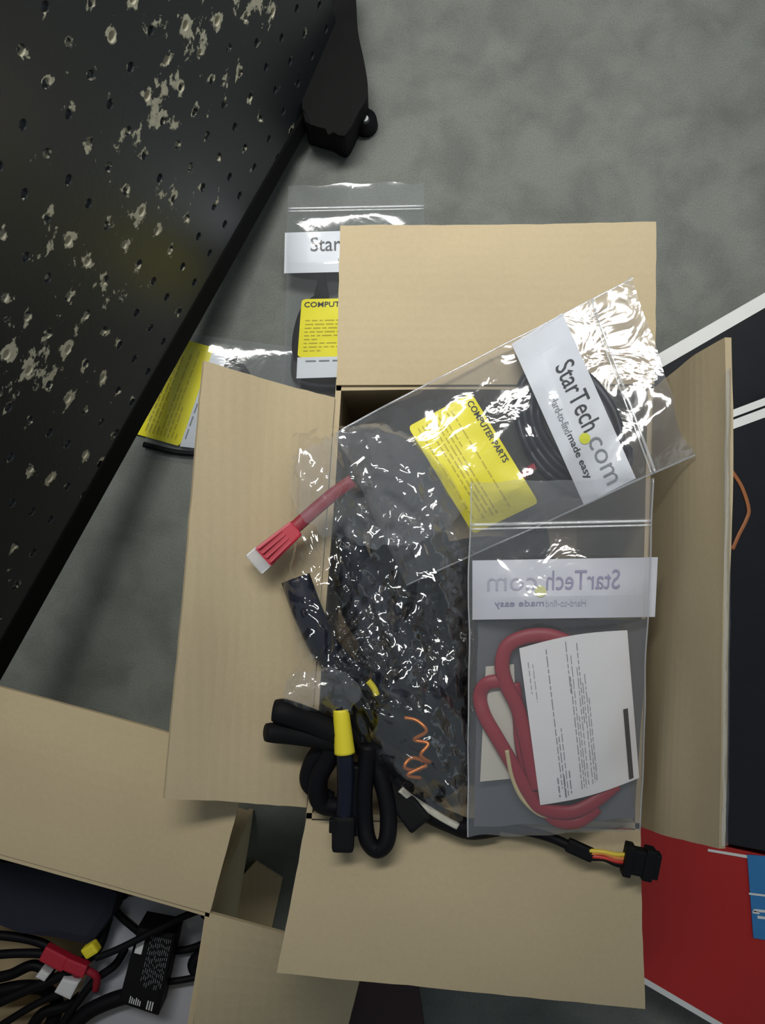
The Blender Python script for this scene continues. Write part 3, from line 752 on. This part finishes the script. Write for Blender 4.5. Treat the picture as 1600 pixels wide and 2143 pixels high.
for k, (pp, r, z, m) in enumerate(CP):
    t = tube('power_cable', [at(x, y, z + 0.003 * math.sin(i + k) + 0.026 * min(max((725 - x) / 60, 0), 1)) for i, (x, y) in enumerate(pp)], r, m, None, 10, 6, False, 0.8)
    tag(t, 'blue-black cable end lying over the left flap hinge under the clear bag' if k == 1 else 'thick black power cable inside the crumpled clear bag', 'cable', 'black cables in the crumpled bag')
# deeper coils that the pile rests on
for k, (cx, cy, rx, ry, z) in enumerate(((1000, 1180, 230, 260, 0.05), (960, 1480, 200, 170, 0.09), (1050, 1350, 210, 250, 0.13), (1000, 1420, 220, 260, 0.168), (1000, 1130, 200, 150, 0.165))):
    kz = (H - ZR) / (H - z)                                          # keep inside the walls
    cx, cy = CX + (cx - CX) * kz, CY + (cy - CY) * kz
    t = coil('cable_coil', cx, cy, rx * kz * 0.95, ry * kz * 0.95, (lambda f, z=z: z + 0.012 * math.sin(f * 23)), 7, 0.005, M_CABLE, 0.3 * k, k)
    tag(t, 'black cable coil deep in the box under the bags', 'cable', 'coils under the bags')
t = tube('orange_lead', [at(x, y, 0.2195 + 0.002 * (k % 3)) for k, (x, y) in enumerate(((846, 1502), (872, 1508), (892, 1530), (866, 1548), (896, 1556), (880, 1580), (900, 1596), (862, 1586), (846, 1606), (872, 1612), (892, 1602), (852, 1622), (880, 1628)))], 0.0012, M_ORANGE, None, 8, 6)
tag(t, 'shiny orange lead glinting at the bottom of the crumpled bag', 'cable')
t = tube('yellow_lead', [at(x, y, 0.215) for x, y in ((770, 1425), (782, 1440), (788, 1455))], 0.002, M_YELT); tag(t, 'tiny yellow lead end inside the crumpled bag', 'cable')

# red data lead poking out of the crumpled bag
rl = empty('data_lead', at(640, 1090, 0.22)); tag(rl, 'red data lead with clear-tipped plug, poking out over the left flap', 'cable')
zf = lambda x, y: 0.232
tube('cord', [at(738, 1006, 0.236), at(700, 1032, 0.236), at(655, 1070, 0.238), at(612, 1108, 0.240)], 0.0040, M_RED, rl, 10, 6, False, 0.45)
pl = obox('plug_body', at(620, 1105, 0.240), at(548, 1168, 0.244), 0.0105, 0.007, M_REDC, rl, 0.0012, taper=1.35)
obox('plug_tip', at(553, 1163, 0.244), at(530, 1183, 0.2455), 0.0145, 0.006, M_CLEAR, rl, 0.001)
for k in range(4):
    o_ = (k - 1.5) * 11
    obox('grip_rib', at(600 + o_ * .6, 1122 + o_ * .7, 0.2445), at(553 + o_ * .75, 1163 + o_ * .85, 0.2485), 0.0011, 0.001, M_REDC, pl, 0.0002)

# ------------------------------------------------------------------ loose black leads at the lower rim
Zl = 0.224
ld = empty('splitter_lead', at(640, 1520, Zl)); tag(ld, 'black splitter lead with two stubby plugs resting on the left flap hinge', 'cable')
tube('plug', [at(572, 1487, Zl + .018), at(600, 1492, Zl + .018), at(645, 1508, Zl + .014), at(705, 1535, Zl + .010)], lambda f: 0.0062 + 0.0016 * math.sin(min(f * 3, 1) * 1.57), M_BLACK, ld, 12, 6)
tube('plug', [at(556, 1533, Zl + .020), at(590, 1534, Zl + .016), at(640, 1540, Zl + .012), at(705, 1550, Zl + .009)], lambda f: 0.0052 + 0.0012 * math.sin(min(f * 3, 1) * 1.57), M_BLACK, ld, 12, 6)
tube('cord', [at(700, 1540, Zl + .008), at(690, 1580, Zl + .004), at(665, 1630, Zl), at(672, 1680, Zl - .004), at(715, 1690, Zl - .006)], 0.0062, M_CABLE, ld)
tube('cord', [at(690, 1550, Zl + .004), at(655, 1590, Zl), at(645, 1640, Zl - .004), at(690, 1672, Zl - .008)], 0.0050, M_CABLE, ld)

yl = empty('banded_lead', at(715, 1600, Zl)); tag(yl, 'black lead wrapped with a yellow band, its plug hanging over the bottom flap', 'cable')
tube('cord', [at(712, 1462, Zl + .014), at(716, 1520, Zl + .015), at(722, 1600, Zl + .014), at(722, 1680, Zl + .008), at(718, 1720, Zl + .007)], 0.0050, M_NAVY, yl, 12)
tube('yellow_band', [at(713, 1484, Zl + .0155), at(717, 1530, Zl + .0155), at(721, 1576, Zl + .0152)], lambda f: 0.0046 + 0.0016 * f, M_YELT, yl, 14, 6)
pb = obox('plug', at(719, 1705, Zl + .007), at(717, 1782, Zl + .009), 0.0140, 0.011, M_BLACK, yl, 0.0025, taper=0.92)
obox('latch', at(697, 1712, Zl + .011), at(696, 1742, Zl + .011), 0.0045, 0.005, M_BLACK, pb, 0.001)

lp = tube('looped_lead', [at(770, 1560, Zl + .010), at(762, 1640, Zl + .008), at(762, 1710, Zl + .006), at(770, 1760, Zl + .008), at(790, 1778, Zl + .009), at(809, 1758, Zl + .009), at(812, 1700, Zl + .006), at(800, 1640, Zl + .004), at(780, 1580, Zl + .002)], 0.0052, M_CABLE, None, 12, 8)
tag(lp, 'black lead bent into a narrow loop over the bottom flap', 'cable')
tl = tube('stray_lead', [at(745, 1600, Zl + .008), at(740, 1660, Zl + .006), at(745, 1720, Zl + .004), at(748, 1745, Zl + .004)], 0.0045, M_CABLE); tag(tl, 'short black lead between the banded lead and the loop', 'cable')
sp = empty('angled_plug', at(860, 1690, Zl)); tag(sp, 'black plug pointing out from under the crumpled bag onto the bottom flap', 'cable')
obox('plug', at(815, 1640, Zl - .002), at(882, 1728, Zl + .006), 0.0150, 0.010, M_BLACK, sp, 0.002)
tube('cord', [at(760, 1590, Zl - .008), at(790, 1615, Zl - .006), at(820, 1645, Zl - .002)], 0.005, M_CABLE, sp)
bk = tube('buried_lead', [at(860, 1660, Zl - .006), at(900, 1700, Zl - .004), at(945, 1722, Zl - .002), at(985, 1735, Zl - .002), at(1040, 1728, Zl - .004)], 0.0065, M_CABLE); tag(bk, 'black lead along the bottom hinge under both bags', 'cable')

# four-wire power lead with black socket, lower right
pw = empty('power_lead', at(1280, 1790, 0.235)); tag(pw, 'four-wire power lead with black socket over the lower right box corner', 'cable')
tube('sleeve', [at(1040, 1730, 0.222), at(1095, 1738, 0.223), at(1150, 1752, 0.225), at(1195, 1772, 0.229)], 0.0030, M_CABLE, pw)
obox('shrink_tube', at(1185, 1766, 0.2285), at(1242, 1792, 0.2325), 0.0085, 0.006, M_BLACK, pw, 0.002)
M_W = [plain('yellow_wire', (0.75, 0.55, 0.05), 0.4), plain('red_wire', (0.55, 0.03, 0.02), 0.4), M_CABLE, plain('orange_wire', (0.70, 0.22, 0.06), 0.4)]
for k in range(4):
    o_ = (k - 1.5) * 7
    tube('wire', [at(1236 + o_ * .3, 1789 + o_ * .8, 0.2335), at(1262 + o_ * .2, 1792 + o_ * 0.9 - 3 * (k % 2), 0.235), at(1290, 1799 + o_ * 1.0, 0.236), at(1320, 1801 + o_ * 1.2, 0.236)], 0.0014, [M_W[0], M_W[3], M_W[1], M_W[2]][k], pw, 8)
so = obox('socket', at(1312, 1797, 0.236), at(1378, 1812, 0.238), 0.0150, 0.010, M_BLACK, pw, 0.0012)
obox('socket_collar', at(1304, 1796, 0.236), at(1322, 1800, 0.2365), 0.0185, 0.012, M_BLACK, so, 0.0012)
obox('socket_collar', at(1344, 1804, 0.237), at(1366, 1809, 0.2375), 0.0185, 0.012, M_BLACK, so, 0.0012)

# ------------------------------------------------------------------ bag with red lead and leaflet, lower right (seen from behind)
B_ = Bag('zip_bag', [(984, 1008), (1366, 1000), (1338, 1738), (978, 1752)], (0.244, 0.266, 0.232, 0.236), 0.014, 0.0018, 14.0, M_FILM, 'clear zip bag with red lead and white leaflet, its printed band reversed', 56, 90, 0.0, 4.0, 1.1)
B_.zipper(0.122); B_.seams(0.0005)
band = [(988, 1173), (1376, 1166), (1370, 1291), (988, 1297)]
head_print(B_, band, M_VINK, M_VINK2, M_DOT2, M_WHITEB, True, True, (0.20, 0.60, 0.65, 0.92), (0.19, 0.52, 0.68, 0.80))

def leaflet(name, bag, quad, lift, m, label, rows=None, bars=None, curl=0.0):
    """a sheet of paper lying just under the film"""
    e = empty(name, bag.on(*quad[0], -0.01)); tag(e, label, 'paper')
    a, b_, c, d = quad; nu, nv = 10, 14; V, Fc = [], []
    def P(u, v_, dz=0.0):
        x = (a[0] * (1 - u) + b_[0] * u) * (1 - v_) + (d[0] * (1 - u) + c[0] * u) * v_; y = (a[1] * (1 - u) + b_[1] * u) * (1 - v_) + (d[1] * (1 - u) + c[1] * u) * v_
        y += -curl * 14 * math.sin(math.pi * u) * (0.5 - v_) * 2
        uu, vv = inv_bilin(bag.q, x, y); return at(x, y, min(bag.base(uu, vv) + lift + curl * 0.002 * math.sin(math.pi * u), bag.z(uu, vv) - 0.0016) + dz)
    for j in range(nv + 1):
        for i in range(nu + 1): V.append(P(i / nu, j / nv))
    n = len(V); V += [p - Vector((0, 0, 0.0003)) for p in V]; Wd = nu + 1
    for j in range(nv):
        for i in range(nu):
            k = j * Wd + i; Fc.append((k, k + Wd, k + Wd + 1, k + 1)); Fc.append((n + k, n + k + 1, n + k + Wd + 1, n + k + Wd))
    s_ = from_py('sheet', V, Fc, m, e, True)
    for nm, rr, mm in (('printed_lines', rows, M_GINK), ('printed_bar', bars, M_INK)):
        if not rr: continue
        V, Fc = [], []
        for (u0, u1, v0, v1) in rr:
            for k in range(6):
                i = len(V); p, q_ = lerp(v0, v1, k / 6), lerp(v0, v1, (k + 1) / 6)
                V += [P(u0, p, .0004), P(u1, p, .0004), P(u1, q_, .0004), P(u0, q_, .0004)]; Fc.append((i + 3, i + 2, i + 1, i))
        from_py(nm, V, Fc, mm, e)
    return e
rnd = random.Random(8); rows = []
for (u, v0, v1, wd) in ((0.235, 0.05, 0.92, .008), (0.26, .6, 0.95, .008), (0.29, .55, .97, .007), (0.42, 0.03, .35, .007), (0.43, .25, .95, .007), (0.455, .12, .95, .006), (0.475, .5, .95, .006), (0.50, .2, .93, .006), (0.52, .05, .55, .007), (0.54, .3, .94, .006), (0.565, .25, .93, .006), (0.585, .4, .92, .006), (0.06, .1, .3, .006), (0.10, .12, .36, .005), (0.20, .85, .97, .012), (0.26, .84, .98, .014), (0.32, .82, .96, .010)):
    v_ = v0
    while v_ < v1:
        L_ = rnd.uniform(0.02, 0.07); rows.append((u, u + wd, v_, min(v_ + L_, v1))); v_ += L_ + 0.012
leaflet('leaflet', B_, [(1086, 1357), (1312, 1319), (1337, 1628), (1130, 1685)], 0.0075, M_PAPER, 'white printed leaflet with a black bar, inside the zip bag with the red lead', rows, [(0.90, 0.945, 0.52, 0.985)], 0.6)
leaflet('card', B_, [(1016, 1395), (1075, 1390), (1085, 1628), (1004, 1636)], 0.0012, M_PAPER2, 'plain cream card behind the red lead in the zip bag')
def under(bag, pts, lift):
    o_ = []
    for x, y in pts:
        u, v_ = inv_bilin(bag.q, x, y); o_.append(at(x, y, min(bag.base(u, v_) + lift, bag.z(u, v_) - 0.004)))
    return o_
rdl = empty('data_lead', under(B_, [(1060, 1500)], 0.003)[0]); tag(rdl, 'red flat data lead folded in the zip bag behind the white leaflet', 'cable')
tube('cord', under(B_, [(1200, 1350), (1150, 1331), (1100, 1333), (1062, 1352), (1050, 1390), (1058, 1430), (1082, 1480), (1098, 1540), (1110, 1600), (1125, 1650)], 0.0052), 0.0044, M_RED, rdl, 10, 8, False, 0.45)
tube('cord', under(B_, [(1058, 1425), (1020, 1430), (1004, 1455), (1012, 1495), (1040, 1545), (1072, 1600), (1100, 1650), (1130, 1690), (1190, 1700), (1240, 1680), (1290, 1640)], 0.0045), 0.0042, M_RED, rdl, 10, 8, False, 0.45)
tube('cord', under(B_, [(1075, 1430), (1085, 1500), (1092, 1570), (1118, 1660), (1160, 1715), (1210, 1720), (1250, 1690)], 0.0030), 0.0038, M_RED, rdl, 10, 8, False, 0.45)
t = tube('beige_lead', under(B_, [(1060, 1570), (1070, 1622), (1090, 1668), (1122, 1700), (1150, 1708), (1178, 1700)], 0.0080), 0.0013, M_BEIGE); tag(t, 'thin beige wire curving below the leaflet in the zip bag', 'cable')
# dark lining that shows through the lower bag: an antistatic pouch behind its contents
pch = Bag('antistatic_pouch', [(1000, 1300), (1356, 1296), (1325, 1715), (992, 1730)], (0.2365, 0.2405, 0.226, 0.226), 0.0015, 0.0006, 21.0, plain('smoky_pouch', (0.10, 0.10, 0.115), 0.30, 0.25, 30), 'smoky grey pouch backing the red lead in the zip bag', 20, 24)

# ------------------------------------------------------------------ things in the second box
ZB = 0.075
gp = empty('grey_case', at(320, 2040, ZB)); tag(gp, 'flat grey plastic case under the power adapter in the corner box', 'case')
ol = [(246, 1880), (300, 1872), (400, 1900), (436, 1915), (446, 1945), (440, 2010), (418, 2143), (405, 2230), (100, 2200), (150, 2110), (205, 1990)]
prism('body', [at(a, b_, ZB)[:2] for a, b_ in ol[::-1]], 0.006, ZB, M_GREY, gp, 0.002)
ad = empty('power_adapter', at(310, 2020, ZB)); tag(ad, 'black power adapter with white print, lying on the grey case', 'adapter')
zt = ZB + 0.028
ao = [(288, 1940), (368, 1955), (330, 2128), (246, 2100)]
prism('body', [at(a, b_, zt)[:2] for a, b_ in ao[::-1]], ZB, zt, M_BLACK, ad, 0.003)
AQ = [at(a, b_, zt + .0004) for a, b_ in ao]
def aq(u, v_): return lerp(lerp(AQ[0], AQ[1], u), lerp(AQ[3], AQ[2], u), v_)
def ad_quads(name, rr, m):
    V, Fc = [], []
    for (u0, u1, v0, v1) in rr:
        i = len(V); V += [aq(u0, v0), aq(u1, v0), aq(u1, v1), aq(u0, v1)]; Fc.append((i + 3, i + 2, i + 1, i))
    return from_py(name, V, Fc, m, ad)
rnd = random.Random(3); rr = []
for k in range(11):
    v_ = 0.08
    while v_ < 0.66:
        L_ = rnd.uniform(.02, .07); rr.append((0.40 + 0.05 * k, 0.412 + 0.05 * k, v_, v_ + L_)); v_ += L_ + rnd.uniform(.012, .05)
ad_quads('printed_lines', rr, M_GINK)
ad_quads('printed_patch', [(0.08, 0.26, 0.13, 0.33)], M_CONN)
rr = []
for k in range(6): rr.append((0.25 + 0.05 * k, 0.275 + 0.05 * k, 0.86 + .012 * (k % 3), 0.95))
for k in range(3): rr.append((0.68 + 0.06 * k, 0.71 + 0.06 * k, 0.85, 0.96))
ad_quads('printed_marks', rr, M_CONN)
def lead(name, pts, z, r, m, label, group=None):
    t = tube(name, [at(x, y, z) for x, y in pts], r * 0.7, m); tag(t, label, 'cable', group); return t
lead('adapter_lead', [(290, 1950), (250, 1915), (240, 1890), (262, 1872)], ZB + .006, 0.0042, M_CABLE, 'black lead leaving the head of the power adapter')
lead('adapter_lead', [(200, 2005), (250, 1985), (330, 1945), (380, 1920), (425, 1902)], ZB + .034, 0.0038, M_CABLE, 'black lead crossing over the power adapter and grey case')
lead('adapter_lead', [(425, 1912), (446, 1935), (440, 1965), (400, 1985), (365, 1990)], ZB + .006, 0.0042, M_CABLE, 'black lead looping round the corner of the grey case')
lead('adapter_lead', [(350, 2055), (385, 2050), (420, 2043)], ZB + .010, 0.0036, M_CABLE, 'short black lead at the side of the power adapter')
lead('adapter_lead', [(440, 1990), (412, 2005), (405, 2025), (425, 2045)], ZB + .006, 0.0065, M_CABLE, 'thick black lead against the wall of the corner box')
lead('adapter_lead', [(280, 2080), (230, 2095), (180, 2120), (140, 2160)], ZB + .010, 0.0085, M_CABLE, 'thick black lead leaving the foot of the power adapter')
lead('loose_lead', [(-30, 2110), (60, 2070), (130, 2040), (200, 1990), (226, 1920)], ZB + .012, 0.0055, M_CABLE, 'black lead running along the edge of the grey case')
lead('loose_lead', [(-30, 2000), (40, 1995), (100, 1998), (150, 2020)], ZB + .006, 0.0048, M_CABLE, 'black lead running to the red plugs in the corner box')
lead('loose_lead', [(130, 2143), (160, 2100), (200, 2050), (240, 2020), (262, 1985)], ZB + .012, 0.0042, M_CABLE, 'black lead passing between the grey case and white plugs')
lead('loose_lead', [(-20, 2160), (60, 2110), (110, 2085), (150, 2070)], ZB + .004, 0.004, M_CABLE, 'black lead under the small white plug')
lead('loose_lead', [(-30, 2050), (20, 2040), (70, 2020), (110, 2040)], ZB - .010, 0.0060, M_CABLE, 'thick black lead under the red plugs')
lead('loose_lead', [(-30, 2080), (40, 2066), (90, 2070), (120, 2100), (100, 2160)], ZB - .016, 0.0075, M_CABLE, 'thick black lead under the white plugs')
lead('loose_lead', [(-30, 1955), (40, 1962), (90, 1975), (130, 2000)], ZB + .004, 0.0050, M_CABLE, 'black lead along the lower edge of the navy pouch')
lead('loose_lead', [(60, 2160), (90, 2120), (140, 2105), (170, 2085)], ZB - .006, 0.0060, M_CABLE, 'black lead below the larger white plug')
dk = empty('dark_pouch', at(110, 1900, 0.06)); tag(dk, 'dark navy pouch under the upper flap of the corner box', 'pouch')
prism('body', [at(a, b_, 0.10)[:2] for a, b_ in ((-120, 1790), (110, 1812), (250, 1868), (236, 1920), (190, 1985), (110, 1968), (50, 1930), (-120, 1920))][::-1], 0.006, 0.10, plain('navy_cloth', (0.008, 0.009, 0.022), 0.8, 0.3), dk, 0.008)
for (a, b_, c, d, wd, z) in ((92, 1990, 140, 2015, 0.012, ZB + .02), (138, 2012, 182, 2030, 0.010, ZB + .022)):
    e = empty('data_plug', at(a, b_, z)); tag(e, 'red data plug whose body touches the dark navy pouch' if a < 100 else 'red data plug next to the small yellow tip', 'plug', 'red plugs in the corner box')
    obox('body', at(a, b_, z), at(c, d, z), wd, 0.009, M_REDC, e, 0.0015); tube('cord', [at(c - 4, d - 2, z - .001), at(c + 20, d + 14, z - .004), at(c + 18, d + 40, z - .012)], 0.003, M_RED, e)
yt = obox('yellow_tip', at(178, 1994, ZB + .03), at(204, 1978, ZB + .032), 0.0085, 0.008, M_YELT, None, 0.002); tag(yt, 'small yellow plastic tip beside the red plugs', 'plug')
for (pts, lab) in (([(112, 2075), (145, 2092), (160, 2060), (130, 2034), (90, 2045)], 'larger white nylon plug below the red plugs'), ([(72, 2046), (96, 2055), (106, 2040), (88, 2028)], 'small white nylon plug left of the thick adapter lead')):
    k = (0, 0) if 'larger' in lab else (0, 0)
    pts2 = [(112, 2078), (146, 2094), (166, 2056), (130, 2048)] if 'larger' in lab else [(72, 2046), (92, 2056), (104, 2040), (86, 2028)]
    e = prism('nylon_plug', [at(a, b_, ZB + .02)[:2] for a, b_ in pts2[::-1]] if False else [at(a, b_, ZB + .02)[:2] for a, b_ in pts2], ZB + .006, ZB + .02, M_CONN, None, 0.002)
    tag(e, lab, 'plug')
